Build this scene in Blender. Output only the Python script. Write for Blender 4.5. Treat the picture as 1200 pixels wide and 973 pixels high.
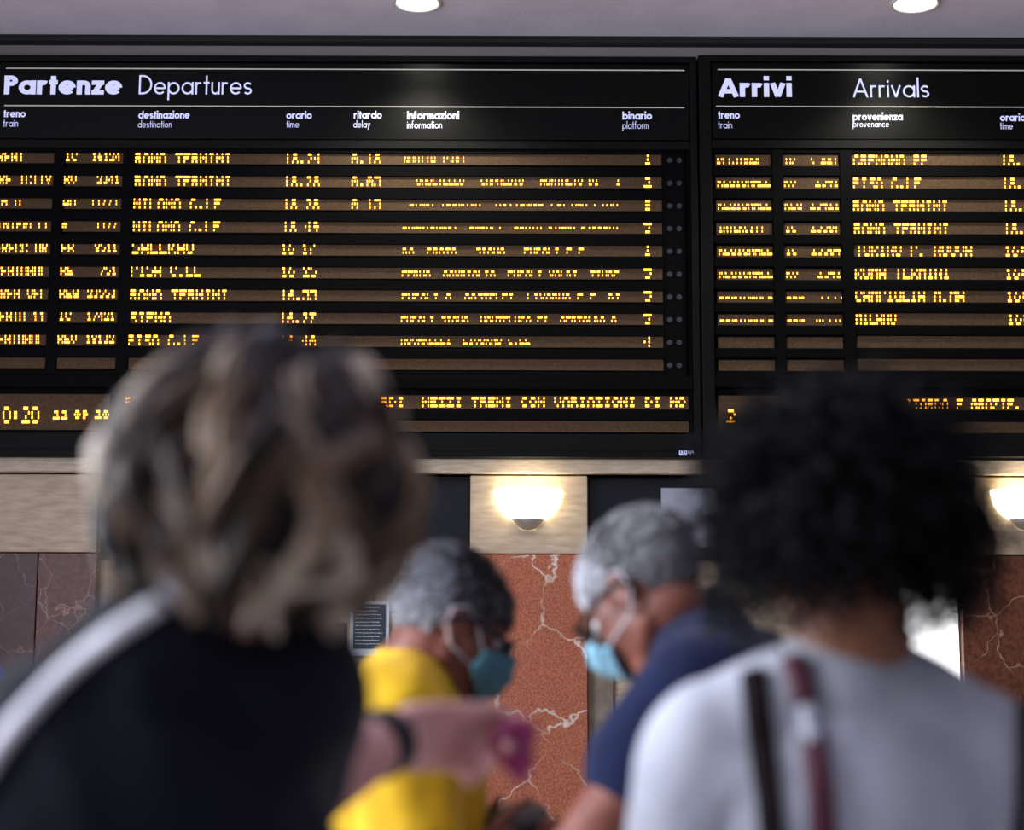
import bpy, bmesh, math, random
from mathutils import Vector, Matrix, noise
from mathutils.bvhtree import BVHTree
R = random.Random(11)
PI = math.pi
for o in list(bpy.data.objects): bpy.data.objects.remove(o)
S = bpy.context.scene
COL = S.collection

# ---------------------------------------------------------------- camera
F = 2100.0                       # focal length in pixels of the 1200 x 973 frame
PITCH = math.atan(0.1556); ROLL = 0.0032
CAM = Vector((0, 0, 1.36))
fwd = Vector((0, math.cos(PITCH), math.sin(PITCH))); up0 = Vector((0, -math.sin(PITCH), math.cos(PITCH))); rt0 = Vector((1, 0, 0))
rt = (rt0 + up0*ROLL).normalized(); up = (up0 - rt0*ROLL).normalized()
def ray(px, py): return (fwd + rt*((px-600)/F) - up*((py-486.5)/F))
def at(px, py, Y):
    d = ray(px, py); return CAM + d*((Y-CAM.y)/d.y)
cd = bpy.data.cameras.new('camera'); cam = bpy.data.objects.new('camera', cd); COL.objects.link(cam)
cd.sensor_width = 36; cd.lens = 36*F/1200; cd.clip_start = 0.05
cam.matrix_world = Matrix.Translation(CAM) @ Matrix((rt, up, -fwd)).transposed().to_4x4()
cd.dof.use_dof = True; cd.dof.aperture_fstop = 2.3
YW = 7.90                        # pilaster face
YB = 7.78                        # face of the boards
cd.dof.focus_distance = (at(600, 350, YB)-CAM).dot(fwd)
S.camera = cam

# ---------------------------------------------------------------- light
w = bpy.data.worlds.new('hall_daylight'); S.world = w; w.use_nodes = True
bg = w.node_tree.nodes['Background']; bg.inputs[0].default_value = (0.62, 0.66, 0.86, 1); bg.inputs[1].default_value = 0.19
def area(name, loc, target, sx, sy, power, color):
    l = bpy.data.lights.new(name, 'AREA'); l.shape = 'RECTANGLE'; l.size = sx; l.size_y = sy; l.energy = power; l.color = color
    o = bpy.data.objects.new(name, l); COL.objects.link(o); o.location = loc
    o.rotation_euler = (Vector(target)-Vector(loc)).to_track_quat('-Z', 'Y').to_euler(); return o
area('window_daylight', (-3.52, 1.9, 2.35), (0, 1.9, 2.75), 3.6, 2.5, 265, (0.82, 0.88, 1.0))
vs = S.view_settings; vs.view_transform = 'Standard'; vs.look = 'None'; vs.gamma = 1; vs.use_curve_mapping = False; vs.exposure = 0.45

# ---------------------------------------------------------------- materials
def lin(c):
    f = lambda v: v/12.92 if v <= .04045 else ((v+.055)/1.055)**2.4
    return tuple(f(v/255) for v in c) + (1,)
MATS = {}
def mat(name, rgb, rough=.6, metal=0, spec=.5, rgb2=None, scale=8, detail=4, bump=0, bscale=None, emit=None, estr=0, stretch=None, lo=.35, hi=.65, coat=0, sheen=0):
    m = bpy.data.materials.new(name); m.use_nodes = True; nt = m.node_tree; b = nt.nodes['Principled BSDF']
    b.inputs['Base Color'].default_value = lin(rgb); b.inputs['Roughness'].default_value = rough; b.inputs['Metallic'].default_value = metal
    b.inputs['Specular IOR Level'].default_value = spec; b.inputs['Coat Weight'].default_value = coat; b.inputs['Sheen Weight'].default_value = sheen
    if rgb2 or bump:
        tc = nt.nodes.new('ShaderNodeTexCoord'); mp = nt.nodes.new('ShaderNodeMapping'); nt.links.new(tc.outputs['Object'], mp.inputs[0])
        if stretch: mp.inputs['Scale'].default_value = stretch
    if rgb2:
        n = nt.nodes.new('ShaderNodeTexNoise'); n.inputs['Scale'].default_value = scale; n.inputs['Detail'].default_value = detail
        nt.links.new(mp.outputs[0], n.inputs['Vector'])
        r = nt.nodes.new('ShaderNodeValToRGB'); r.color_ramp.elements[0].position = lo; r.color_ramp.elements[1].position = hi
        r.color_ramp.elements[0].color = lin(rgb); r.color_ramp.elements[1].color = lin(rgb2)
        nt.links.new(n.outputs['Fac'], r.inputs[0]); nt.links.new(r.outputs[0], b.inputs['Base Color'])
    if bump:
        n2 = nt.nodes.new('ShaderNodeTexNoise'); n2.inputs['Scale'].default_value = bscale or scale; n2.inputs['Detail'].default_value = 3
        nt.links.new(mp.outputs[0], n2.inputs['Vector']); bp = nt.nodes.new('ShaderNodeBump'); bp.inputs['Strength'].default_value = bump; bp.inputs['Distance'].default_value = .01
        nt.links.new(n2.outputs['Fac'], bp.inputs['Height']); nt.links.new(bp.outputs[0], b.inputs['Normal'])
    if emit:
        b.inputs['Emission Color'].default_value = lin(emit); b.inputs['Emission Strength'].default_value = estr
    MATS[name] = m; return m
def marble(name, base, base2, vein, vscale=2.2, amount=.05, seed=0.0, grain=60):
    m = bpy.data.materials.new(name); m.use_nodes = True; nt = m.node_tree; b = nt.nodes['Principled BSDF']; N = nt.nodes.new; L = nt.links.new
    b.inputs['Roughness'].default_value = .45
    tc = N('ShaderNodeTexCoord'); mp = N('ShaderNodeMapping'); mp.inputs['Location'].default_value = (seed, seed*.7, seed*1.3); L(tc.outputs['Object'], mp.inputs[0])
    n1 = N('ShaderNodeTexNoise'); n1.inputs['Scale'].default_value = grain; n1.inputs['Detail'].default_value = 5; L(mp.outputs[0], n1.inputs['Vector'])
    r1 = N('ShaderNodeValToRGB'); r1.color_ramp.elements[0].position = .38; r1.color_ramp.elements[1].position = .62
    r1.color_ramp.elements[0].color = lin(base); r1.color_ramp.elements[1].color = lin(base2); L(n1.outputs['Fac'], r1.inputs[0])
    nd = N('ShaderNodeTexNoise'); nd.inputs['Scale'].default_value = 3.5; nd.inputs['Detail'].default_value = 6; L(mp.outputs[0], nd.inputs['Vector'])
    mx = N('ShaderNodeMixRGB'); mx.blend_type = 'LINEAR_LIGHT'; mx.inputs[0].default_value = .22; L(mp.outputs[0], mx.inputs[1]); L(nd.outputs['Color'], mx.inputs[2])
    vo = N('ShaderNodeTexVoronoi'); vo.feature = 'DISTANCE_TO_EDGE'; vo.inputs['Scale'].default_value = vscale; L(mx.outputs[0], vo.inputs['Vector'])
    rv = N('ShaderNodeValToRGB'); rv.color_ramp.elements[0].position = 0; rv.color_ramp.elements[0].color = (1,1,1,1)
    rv.color_ramp.elements[1].position = amount; rv.color_ramp.elements[1].color = (0,0,0,1); L(vo.outputs['Distance'], rv.inputs[0])
    np_ = N('ShaderNodeTexNoise'); np_.inputs['Scale'].default_value = 4.5; np_.inputs['Detail'].default_value = 3; L(mp.outputs[0], np_.inputs['Vector'])
    rp = N('ShaderNodeValToRGB'); rp.color_ramp.elements[0].position = .38; rp.color_ramp.elements[1].position = .58; L(np_.outputs['Fac'], rp.inputs[0])
    mu = N('ShaderNodeMath'); mu.operation = 'MULTIPLY'; L(rv.outputs[0], mu.inputs[0]); L(rp.outputs[0], mu.inputs[1])
    fin = N('ShaderNodeMixRGB'); L(mu.outputs[0], fin.inputs[0]); L(r1.outputs[0], fin.inputs[1]); fin.inputs[2].default_value = lin(vein)
    L(fin.outputs[0], b.inputs['Base Color']); MATS[name] = m; return m
def hairmat(name, stops, rough=.45, spec=.4):
    m = bpy.data.materials.new(name); m.use_nodes = True; nt = m.node_tree; b = nt.nodes['Principled BSDF']
    a = nt.nodes.new('ShaderNodeAttribute'); a.attribute_name = 'tone'
    r = nt.nodes.new('ShaderNodeValToRGB'); cr = r.color_ramp
    while len(cr.elements) < len(stops): cr.elements.new(.5)
    for e, (p, c) in zip(cr.elements, stops): e.position = p; e.color = lin(c)
    nt.links.new(a.outputs['Fac'], r.inputs[0]); nt.links.new(r.outputs[0], b.inputs['Base Color'])
    b.inputs['Roughness'].default_value = rough; b.inputs['Specular IOR Level'].default_value = spec; MATS[name] = m; return m

mat('plaster', (232, 226, 238), .9, rgb2=(222, 216, 230), scale=5, bump=.15, bscale=60)
mat('dark_plaster', (140, 130, 128), .9)
mat('gap_shade_black', (20, 18, 18), .8)
mat('travertine', (206, 186, 160), .55, rgb2=(182, 160, 132), scale=9, stretch=(1, 1, 5), bump=.12, bscale=40)
mat('travertine_pale', (214, 196, 172), .5, rgb2=(192, 172, 146), scale=14, stretch=(1, 1, 6), bump=.1, bscale=50)
mat('beige_stone', (150, 138, 118), .55, rgb2=(124, 112, 94), scale=14)
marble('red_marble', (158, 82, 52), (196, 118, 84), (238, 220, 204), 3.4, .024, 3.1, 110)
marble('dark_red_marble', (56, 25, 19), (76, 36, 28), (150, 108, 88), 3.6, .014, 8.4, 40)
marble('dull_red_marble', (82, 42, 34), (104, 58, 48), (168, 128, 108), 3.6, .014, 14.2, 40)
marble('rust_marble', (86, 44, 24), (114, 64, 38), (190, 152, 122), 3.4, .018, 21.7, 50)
mat('board_black', (4, 4, 5), .7, spec=.07)
mat('board_frame', (9, 9, 9), .6, spec=.12, rgb2=(14, 13, 12), scale=20)
mat('header_black', (2, 3, 2), .34, spec=.17)
mat('led_brown', (100, 80, 60), .75, spec=.05, rgb2=(70, 54, 40), scale=300, detail=1)
mat('led_lit', (60, 36, 10), .5, emit=(255, 166, 46), estr=5.2)
mat('letter_white', (200, 202, 222), .5, emit=(196, 200, 255), estr=.5)
mat('line_white', (190, 190, 180), .5, emit=(205, 205, 196), estr=.16)
mat('lamp_grey', (52, 52, 56), .4)
mat('dark_glass', (22, 23, 28), .25, spec=.5)
mat('notice_grey', (176, 178, 192), .6)
mat('notice_dark', (44, 58, 66), .6)
mat('paper_white', (215, 222, 228), .7)
mat('screen_dark', (58, 66, 62), .3)
mat('frosted_glass', (220, 226, 230), .4)
mat('bright_pane', (240, 240, 240), .4, emit=(250, 250, 250), estr=1.8)
mat('opal_glass', (250, 246, 232), .3, emit=(255, 242, 210), estr=5.0)
mat('chrome', (186, 182, 170), .35, metal=.6)
mat('downlight_ring', (215, 212, 205), .4)
mat('downlight_glow', (255, 255, 250), .4, emit=(255, 253, 240), estr=9)
mat('floor_stone', (190, 182, 178), .35, rgb2=(170, 162, 158), scale=3)
mat('skin_light', (222, 168, 160), .5, rgb2=(206, 144, 136), scale=16, bump=.1, bscale=90)
mat('skin_ruddy', (142, 86, 68), .5, rgb2=(118, 62, 48), scale=18, bump=.1, bscale=90)
mat('skin_brown', (164, 108, 78), .5, rgb2=(140, 86, 60), scale=18, bump=.1, bscale=90)
mat('navy_cloth', (17, 20, 30), .9, spec=.2, rgb2=(12, 14, 24), scale=40, bump=.3, bscale=14, sheen=.1)
mat('polo_blue', (14, 26, 64), .9, spec=.2, rgb2=(10, 18, 48), scale=30, bump=.3, bscale=14, sheen=.1)
mat('yellow_cloth', (232, 184, 12), .85, rgb2=(220, 168, 8), scale=20, bump=.35, bscale=12, sheen=.05)
mat('white_cloth', (198, 200, 208), .85, rgb2=(186, 188, 198), scale=20, bump=.35, bscale=10)
mat('blue_cloth', (20, 84, 210), .8, bump=.2, bscale=15)
mat('trouser_dark', (40, 42, 50), .85); mat('trouser_beige', (128, 116, 98), .85); mat('shoe_dark', (30, 27, 26), .5)
mat('strap_white', (240, 238, 242), .7); mat('strap_brown', (24, 14, 15), .8, spec=.15); mat('tape_burgundy', (78, 20, 40), .6); mat('leather_dark', (44, 30, 24), .5)
mat('wrist_black', (22, 20, 24), .5); mat('magenta', (168, 24, 98), .45, rgb2=(110, 12, 64), scale=30)
mat('mask_blue', (150, 204, 222), .8, bump=.1, bscale=60); mat('mask_teal', (84, 134, 146), .8, bump=.1, bscale=60); mat('loop_white', (214, 216, 222), .8)
mat('spectacle_black', (20, 22, 34), .3); mat('spectacle_brown', (54, 30, 26), .3); mat('lens_glass', (60, 62, 70), .08)
mat('eye_white', (230, 226, 220), .2); mat('lip', (160, 84, 78), .5)
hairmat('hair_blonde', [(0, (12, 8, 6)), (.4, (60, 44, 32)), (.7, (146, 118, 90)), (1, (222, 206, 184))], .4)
hairmat('hair_dark', [(0, (7, 5, 6)), (.75, (14, 10, 11)), (1, (26, 20, 24))], .5, .12)
hairmat('hair_grey', [(0, (40, 37, 37)), (.45, (92, 89, 92)), (1, (190, 192, 200))], .5)
hairmat('hair_white', [(0, (86, 82, 82)), (.4, (150, 148, 150)), (1, (236, 236, 240))], .5)
hairmat('hair_brown', [(0, (30, 22, 18)), (1, (70, 52, 40))], .5)

# ---------------------------------------------------------------- mesh helpers
def link(name, me, m, parent=None):
    o = bpy.data.objects.new(name, me); COL.objects.link(o)
    if m and not me.materials: me.materials.append(MATS[m])
    if parent: o.parent = parent
    return o
def tag(o, label=None, cat=None, group=None, kind=None):
    for k, v in (('label', label), ('category', cat), ('group', group), ('kind', kind)):
        if v: o[k] = v
    return o
def thing(name, loc, label, cat, group=None):
    o = bpy.data.objects.new(name, None); COL.objects.link(o); o.location = loc; o.empty_display_size = .1
    return tag(o, label, cat, group)
def local(o, parent):           # keep world coordinates of the mesh under a moved parent
    o.matrix_parent_inverse = Matrix.Translation(parent.location).inverted(); return o
class MB:
    def __init__(s): s.v = []; s.f = []; s.t = []
    def box(s, x0, x1, y0, y1, z0, z1):
        b = len(s.v); s.v += [(x, y, z) for z in (z0, z1) for y in (y0, y1) for x in (x0, x1)]
        s.f += [tuple(b+i for i in q) for q in ((0,2,3,1), (4,5,7,6), (0,1,5,4), (2,6,7,3), (0,4,6,2), (1,3,7,5))]; return s
    def quad(s, *p): b = len(s.v); s.v += [tuple(q) for q in p]; s.f.append(tuple(range(b, b+len(p)))); return s
    def tube(s, pts, rad, sides=5, tone=0.0, close=True):
        b = len(s.v); n = len(pts); pts = [Vector(p) for p in pts]
        ref = None
        for i, p in enumerate(pts):
            t = (pts[min(i+1, n-1)]-pts[max(i-1, 0)])
            t = t.normalized() if t.length > 1e-9 else Vector((0,0,1))
            if ref is None: ref = t.orthogonal().normalized()
            ref = (ref - t*ref.dot(t)); ref = ref.normalized() if ref.length > 1e-6 else t.orthogonal().normalized()
            q = t.cross(ref); r = rad[i] if isinstance(rad, (list, tuple)) else rad
            for k in range(sides):
                a = 2*PI*k/sides; s.v.append(tuple(p + ref*(r*math.cos(a)) + q*(r*math.sin(a)))); s.t.append(tone[i] if isinstance(tone, list) else tone)
        for i in range(n-1):
            for k in range(sides):
                k2 = (k+1) % sides; s.f.append((b+i*sides+k, b+i*sides+k2, b+(i+1)*sides+k2, b+(i+1)*sides+k))
        if close:
            s.f.append(tuple(b+k for k in reversed(range(sides)))); s.f.append(tuple(b+(n-1)*sides+k for k in range(sides)))
        return s
    def lathe(s, prof, c, n=32, a0=0, a1=2*PI, sy=1):
        b = len(s.v); full = abs(a1-a0-2*PI) < 1e-6; m = n if full else n+1
        for r, z in prof:
            for k in range(m):
                a = a0+(a1-a0)*k/n; s.v.append((c[0]+r*math.cos(a), c[1]+sy*r*math.sin(a), c[2]+z))
        for i in range(len(prof)-1):
            for k in range(n):
                k2 = (k+1) % m; s.f.append((b+i*m+k, b+i*m+k2, b+(i+1)*m+k2, b+(i+1)*m+k))
        return s
    def mesh(s, name, smooth=False):
        me = bpy.data.meshes.new(name); me.from_pydata(s.v, [], s.f); me.update()
        if s.t and len(s.t) == len(s.v):
            a = me.attributes.new('tone', 'FLOAT', 'POINT'); a.data.foreach_set('value', s.t)
        if smooth: me.polygons.foreach_set('use_smooth', [True]*len(me.polygons))
        return me
    def build(s, name, m, parent=None, smooth=False): return link(name, s.mesh(name, smooth), m, parent)
def bevel(o, w=.004, seg=2):
    md = o.modifiers.new('bevel', 'BEVEL'); md.width = w; md.segments = seg; md.limit_method = 'ANGLE'; return o
def rect(px0, px1, py0, py1, Y):    # pixel rectangle of the photograph -> upright rectangle on the plane y = Y
    pm = (py0+py1)/2; xm = (px0+px1)/2
    return at(px0, pm, Y).x, at(px1, pm, Y).x, at(xm, py1, Y).z, at(xm, py0, Y).z
def slab(name, m, parent, px0, px1, py0, py1, Y0, Y1, Yref=None, bev=.003):
    x0, x1, z0, z1 = rect(px0, px1, py0, py1, Yref if Yref else Y0)
    o = MB().box(x0, x1, Y0, Y1, z0, z1).build(name, m, parent)
    return bevel(o, bev, 1) if bev else o

# ---------------------------------------------------------------- the room
ZC = at(600, 42, 7.78).z          # ceiling height
ZT = at(600, 556, YW).z           # underside of the stone band
XL, XR = -3.6, 6.5
tag(MB().box(XL-.3, XR, -4, 8.3, -.1, 0).build('floor', 'floor_stone'), 'dull grey brown stone floor of the station hall', 'floor', kind='structure')
wb = MB().box(XL-.3, XR, 8.03, 8.3, 0, ZC+.35).box(XL-.3, XR, YW, 8.03, ZT, ZC+.35).build('wall_back', 'travertine')
tag(wb, 'stone wall carrying the train boards', 'wall', kind='structure')
cl = MB().box(XL-.3, XR, -4, 7.78, ZC, ZC+.3).box(XL-.3, XR, 7.78, 8.0, ZC+.3, ZC+.35).build('ceiling', 'plaster')
tag(cl, 'lavender grey plaster ceiling with a shadow gap along the wall', 'ceiling', kind='structure')
bevel(MB().box(XL-.3, XR, YW-.05, YW, at(600, 63, YW-.05).z-.03, at(600, 50.5, YW-.05).z).build('cornice_strip', 'dark_plaster', wb), .008)
bevel(MB().box(XL-.3, XR, 7.79, YW, at(600, 49.5, 7.79).z, ZC+.29).build('gap_shade_strip', 'gap_shade_black', wb), .01)  # added black strip standing in for the shade in the ceiling gap
wl = MB()
wl.box(XL-.3, XL, -4, 8.3, 0, 1.0).box(XL-.3, XL, -4, 8.3, 3.7, ZC).box(XL-.3, XL, -4, 0, 1.0, 3.7).box(XL-.3, XL, 3.8, 8.3, 1.0, 3.7)
tag(wl.build('wall_left', 'plaster'), 'plain plaster side wall with a tall window', 'wall', kind='structure')
wf = MB()
for y in (0, 1.27, 2.53, 3.75): wf.box(XL-.12, XL-.05, y, y+.05, 1.0, 3.7)
wf.box(XL-.12, XL-.05, 0, 3.8, 1.0, 1.05).box(XL-.12, XL-.05, 0, 3.8, 3.65, 3.7)
tag(wf.build('window_1', 'board_frame'), 'dark framed tall side window letting in daylight', 'window', kind='structure')

# stone band below the boards
tr = bevel(MB().box(XL, XR, YW-.045, YW+.13, ZT, at(600, 537.5, YW-.045).z).build('trim_1', 'travertine_pale'), .006)
tag(tr, 'pale stone band running below the train boards', 'trim', kind='structure')
# pilasters: cream top panel, marble below
zpil = at(600, 650, YW).z
def column(p0, p1, slabs):
    x0 = at(p0, 600, YW).x; x1 = at(p1, 600, YW).x
    bevel(MB().box(x0, x1, YW, 8.03, zpil+.004, ZT-.006).build('stone_panel', 'travertine', wb), .004)
    for q0, q1, m in slabs:
        a = at(q0, 700, YW).x; b = at(q1, 700, YW).x
        bevel(MB().box(a+.0015, b-.0015, YW+.004, 8.03, 0.0, zpil).build('marble_slab', m, wb), .003)
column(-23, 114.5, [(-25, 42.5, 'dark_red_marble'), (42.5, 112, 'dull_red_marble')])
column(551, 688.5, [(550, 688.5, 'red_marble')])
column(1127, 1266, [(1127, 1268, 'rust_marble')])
# bay behind the left woman and the person in yellow
YR = 7.99
zd = at(600, 648, YR).z
slab('transom_panel', 'dark_glass', wb, 116, 455, 560, 648, YR, 8.04)
slab('transom_panel', 'dark_glass', wb, 465, 550, 560, 648, YR, 8.04)
slab('lintel', 'board_frame', wb, 116, 550, 648, 655, YR-.02, 8.04)
slab('jamb', 'travertine', wb, 113, 150, 656, 900, YR-.02, 8.04)
slab('jamb', 'travertine_pale', wb, 469, 550, 656, 960, YR-.03, 8.04)
slab('fanlight', 'frosted_glass', wb, 400, 467, 663, 682, YR, 8.04)
slab('fanlight_bar', 'board_frame', wb, 392, 467, 682, 684.5, YR-.01, 8.04)
slab('cladding_panel', 'travertine', wb, 439, 467, 686, 717, YR, 8.04)
slab('cladding_panel', 'travertine', wb, 300, 437, 686, 717, YR, 8.04)
slab('cladding_panel', 'travertine', wb, 405, 467, 719, 960, YR, 8.04)
slab('hatch_frame', 'board_frame', wb, 300, 404.5, 730, 960, YR-.005, 8.04)
slab('hatch_pane', 'screen_dark', wb, 306, 402, 733, 950, YR-.012, 8.0)
# bay behind the man in navy and the right woman
slab('transom_panel', 'dark_glass', wb, 690, 1126, 560, 650, YR, 8.04)
slab('lintel', 'board_frame', wb, 690, 1126, 650, 656, YR-.02, 8.04)
slab('jamb', 'beige_stone', wb, 689, 719, 656, 1000, YR-.03, 8.04)
slab('cladding_panel', 'travertine', wb, 720, 1020, 657, 1000, YR, 8.04)
wn = slab('window_2', 'travertine_pale', None, 1022, 1126, 657, 1000, YR-.03, 8.02)
tag(wn, 'bright white lit window pane beside the right marble pilaster', 'window', kind='structure')
slab('pane', 'bright_pane', wn, 1030, 1125, 664, 900, YR-.045, YR-.028, YR-.045)

# notices
def notice(name, label, cat, p0, p1, q0, q1, Y, inner):
    x0, x1, z0, z1 = rect(p0, p1, q0, q1, Y); t = thing(name, ((x0+x1)/2, Y, z0), label, cat)
    local(bevel(MB().box(x0, x1, Y, Y+.008, z0, z1).build('sheet', 'paper_white' if inner else 'notice_grey', t), .002, 1), t)
    return t, x0, x1, z0, z1
t, x0, x1, z0, z1 = notice('wall_notice', 'dark printed notice with white border and white text lines', 'notice', 410, 456, 704, 769, 7.965, True)
W, H = x1-x0, z1-z0
local(MB().box(x0+.09*W, x1-.09*W, 7.961, 7.966, z0+.13*H, z1-.07*H).build('print_field', 'notice_dark', t), t)
tl = MB()
for k in range(11):
    zz = z1-.13*H-k*.066*H; x = x0+.14*W; end = x1-(.14+.18*R.random())*W
    while x < end:
        L = W*(.03+.07*R.random()); hh = H*(.011 if k else .016); j = H*.006*(R.random()-.5)
        tl.quad((x, 7.9595, zz+j), (min(x+L, end), 7.9595, zz+j), (min(x+L, end), 7.9595, zz+j+hh), (x, 7.9595, zz+j+hh)); x += L+W*.018
local(tl.build('text_lines', 'paper_white', t), t)
t, x0, x1, z0, z1 = notice('wall_sign', 'plain pale grey sign on dark panel beside the curly haired head', 'sign', 775, 842, 572, 642, 7.972, False)

# ---------------------------------------------------------------- lettering: geometric stroke alphabet
def arc(cx, cy, rx, ry, a0, a1, n=18): return [(cx+rx*math.cos(math.radians(a0+(a1-a0)*i/n)), cy+ry*math.sin(math.radians(a0+(a1-a0)*i/n))) for i in range(n+1)]
def glyph(c, w, X):
    h = w/2; Rr = (X-w)/2; k = 1.0; asc = 1.06
    if c == ' ': return [], .3
    if c == 'o': return [arc(h+Rr, X/2, Rr, Rr, 0, 360, 28)], 2*Rr+w
    if c == 'a': return [arc(h+Rr, X/2, Rr, Rr, 0, 360, 28), [(h+2*Rr, 0), (h+2*Rr, X)]], 2*Rr+w
    if c == 'd': return [arc(h+Rr, X/2, Rr, Rr, 0, 360, 28), [(h+2*Rr, 0), (h+2*Rr, asc)]], 2*Rr+w
    if c == 'b': return [arc(h+Rr, X/2, Rr, Rr, 0, 360, 28), [(h, 0), (h, asc)]], 2*Rr+w
    if c == 'p': return [arc(h+Rr, X/2, Rr, Rr, 0, 360, 28), [(h, -.3), (h, X)]], 2*Rr+w
    if c == 'e': return [arc(h+Rr, X/2, Rr, Rr, -2, 318, 26), [(h, X/2), (h+2*Rr, X/2)]], 2*Rr+w
    if c == 'c': return [arc(h+Rr, X/2, Rr, Rr, 45, 315, 24)], 2*Rr*.88+w
    if c in 'nhu':
        Wn = .62*X+w*.62; r = (Wn-w)/2
        if c == 'u': return [[(h, X), (h, h+r)] + arc(h+r, h+r, r, r, 180, 360, 12), [(Wn-h, X), (Wn-h, 0)]], Wn
        return [[(h, 0), (h, X if c == 'n' else asc)], arc(h+r, X-h-r, r, r, 180, 0, 12)+[(Wn-h, 0)]], Wn
    if c == 'm':
        Wn = .56*X+w*.6; r = (Wn-w)/2
        return [[(h, 0), (h, X)], arc(h+r, X-h-r, r, r, 180, 0, 12)+[(h+2*r, 0)], arc(h+3*r, X-h-r, r, r, 180, 0, 12)+[(h+4*r, 0)]], 4*r+w
    if c == 'r': r = .26*X; return [[(h, 0), (h, X)], arc(h+r, X-h-r, r, r, 180, 55, 9)], h+1.65*r+h*.4
    if c == 't': return [[(.14+h*.4, 0), (.14+h*.4, .98)], [(0, X-h*.8), (.28+h*.8, X-h*.8)]], .28+h*.8
    if c == 'f': return [[(.1+h*.4, 0), (.1+h*.4, .86)] + arc(.1+h*.4+.16, .86, .16, .16, 180, 80, 6), [(0, X-h*.8), (.3+h*.6, X-h*.8)]], .32+h*.6
    if c == 'i': return [[(h, 0), (h, X)], [(h, X+.14), (h, X+.14+max(w, .13))]], w
    if c == 'l': return [[(h, 0), (h, asc)]], w
    if c == 'z': Wz = .72*X; return [[(0, X-h), (Wz, X-h)], [(0, h), (Wz, h)], [(h*1.1, h), (Wz-h*1.1, X-h)]], Wz
    if c == 'v': Wv = .74*X+h; return [[(h*.9, X), (Wv/2, h*.2)], [(Wv-h*.9, X), (Wv/2, h*.2)]], Wv
    if c == 'y': Wv = .74*X+h; return [[(h*.9, X), (Wv/2, h*.2)], [(Wv-h*.9, X), (Wv*.22, -.3)]], Wv
    if c == 's': r = (X-w)/4; return [arc(h+r*1.25, X-h-r, r*1.25, r, 30, 270, 14)+arc(h+r*1.25, h+r, r*1.25, r, 90, -150, 14)[1:]], 2.5*r+w
    if c == 'P': r = (.56-w)/2*1.0; return [[(h, 0), (h, 1)], [(h, 1-h), (h+.16, 1-h)]+arc(h+.16, 1-h-r, r*1.15, r, 90, -90, 14)+[(h, 1-h-2*r)]], h+.16+r*1.15+h
    if c == 'D': r = (1-w)/2; return [[(h, 0), (h, 1)], [(h, 1-h), (h+.16, 1-h)]+arc(h+.16, .5, r, r, 90, -90, 22)+[(h, h)]], h+.16+r+h
    if c == 'A': Wa = .74+w*.7; return [[(h*.9, 0), (Wa/2, 1-h*.3)], [(Wa-h*.9, 0), (Wa/2, 1-h*.3)], [(Wa*.24, .30), (Wa*.76, .30)]], Wa
    return [], .3
def lettering(name, m, parent, text, px0, px1, pbase, ptop, bold, Y):
    w_, X = (.23, .74) if bold else (.095, .64)
    if bold == 2: w_, X = .2, .74
    gap = .045 if bold else .10
    mb = MB(); cx = 0; segs = []
    for c in text:
        st, adv = glyph(c, w_, X)
        for pl in st: segs.append([(cx+p[0], p[1]) for p in pl])
        cx += adv+gap
    cx -= gap
    A = at(px0, pbase, Y); B = at(px1, pbase, Y); T = at(px0, ptop, Y)
    sx = (B.x-A.x)/cx; sz = (T.z-A.z)
    for si, pl in enumerate(segs):
        n = len(pl); off = []; Ys = Y-si*.00012
        for i in range(n):
            a = pl[max(i-1, 0)]; b = pl[min(i+1, n-1)]
            if n > 20 and math.hypot(pl[0][0]-pl[-1][0], pl[0][1]-pl[-1][1]) < 1e-6 and i in (0, n-1): a = pl[-2]; b = pl[1]
            dx, dy = b[0]-a[0], b[1]-a[1]; l = math.hypot(dx, dy) or 1
            off.append((-dy/l*w_/2, dx/l*w_/2))
        for i in range(n-1):
            q = [(pl[i][0]+off[i][0], pl[i][1]+off[i][1]), (pl[i+1][0]+off[i+1][0], pl[i+1][1]+off[i+1][1]), (pl[i+1][0]-off[i+1][0], pl[i+1][1]-off[i+1][1]), (pl[i][0]-off[i][0], pl[i][1]-off[i][1])]
            mb.quad(*[(A.x+p[0]*sx, Ys-(i % 2)*.00004, A.z+p[1]*sz) for p in q])
    return mb.build(name, m, parent)

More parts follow.
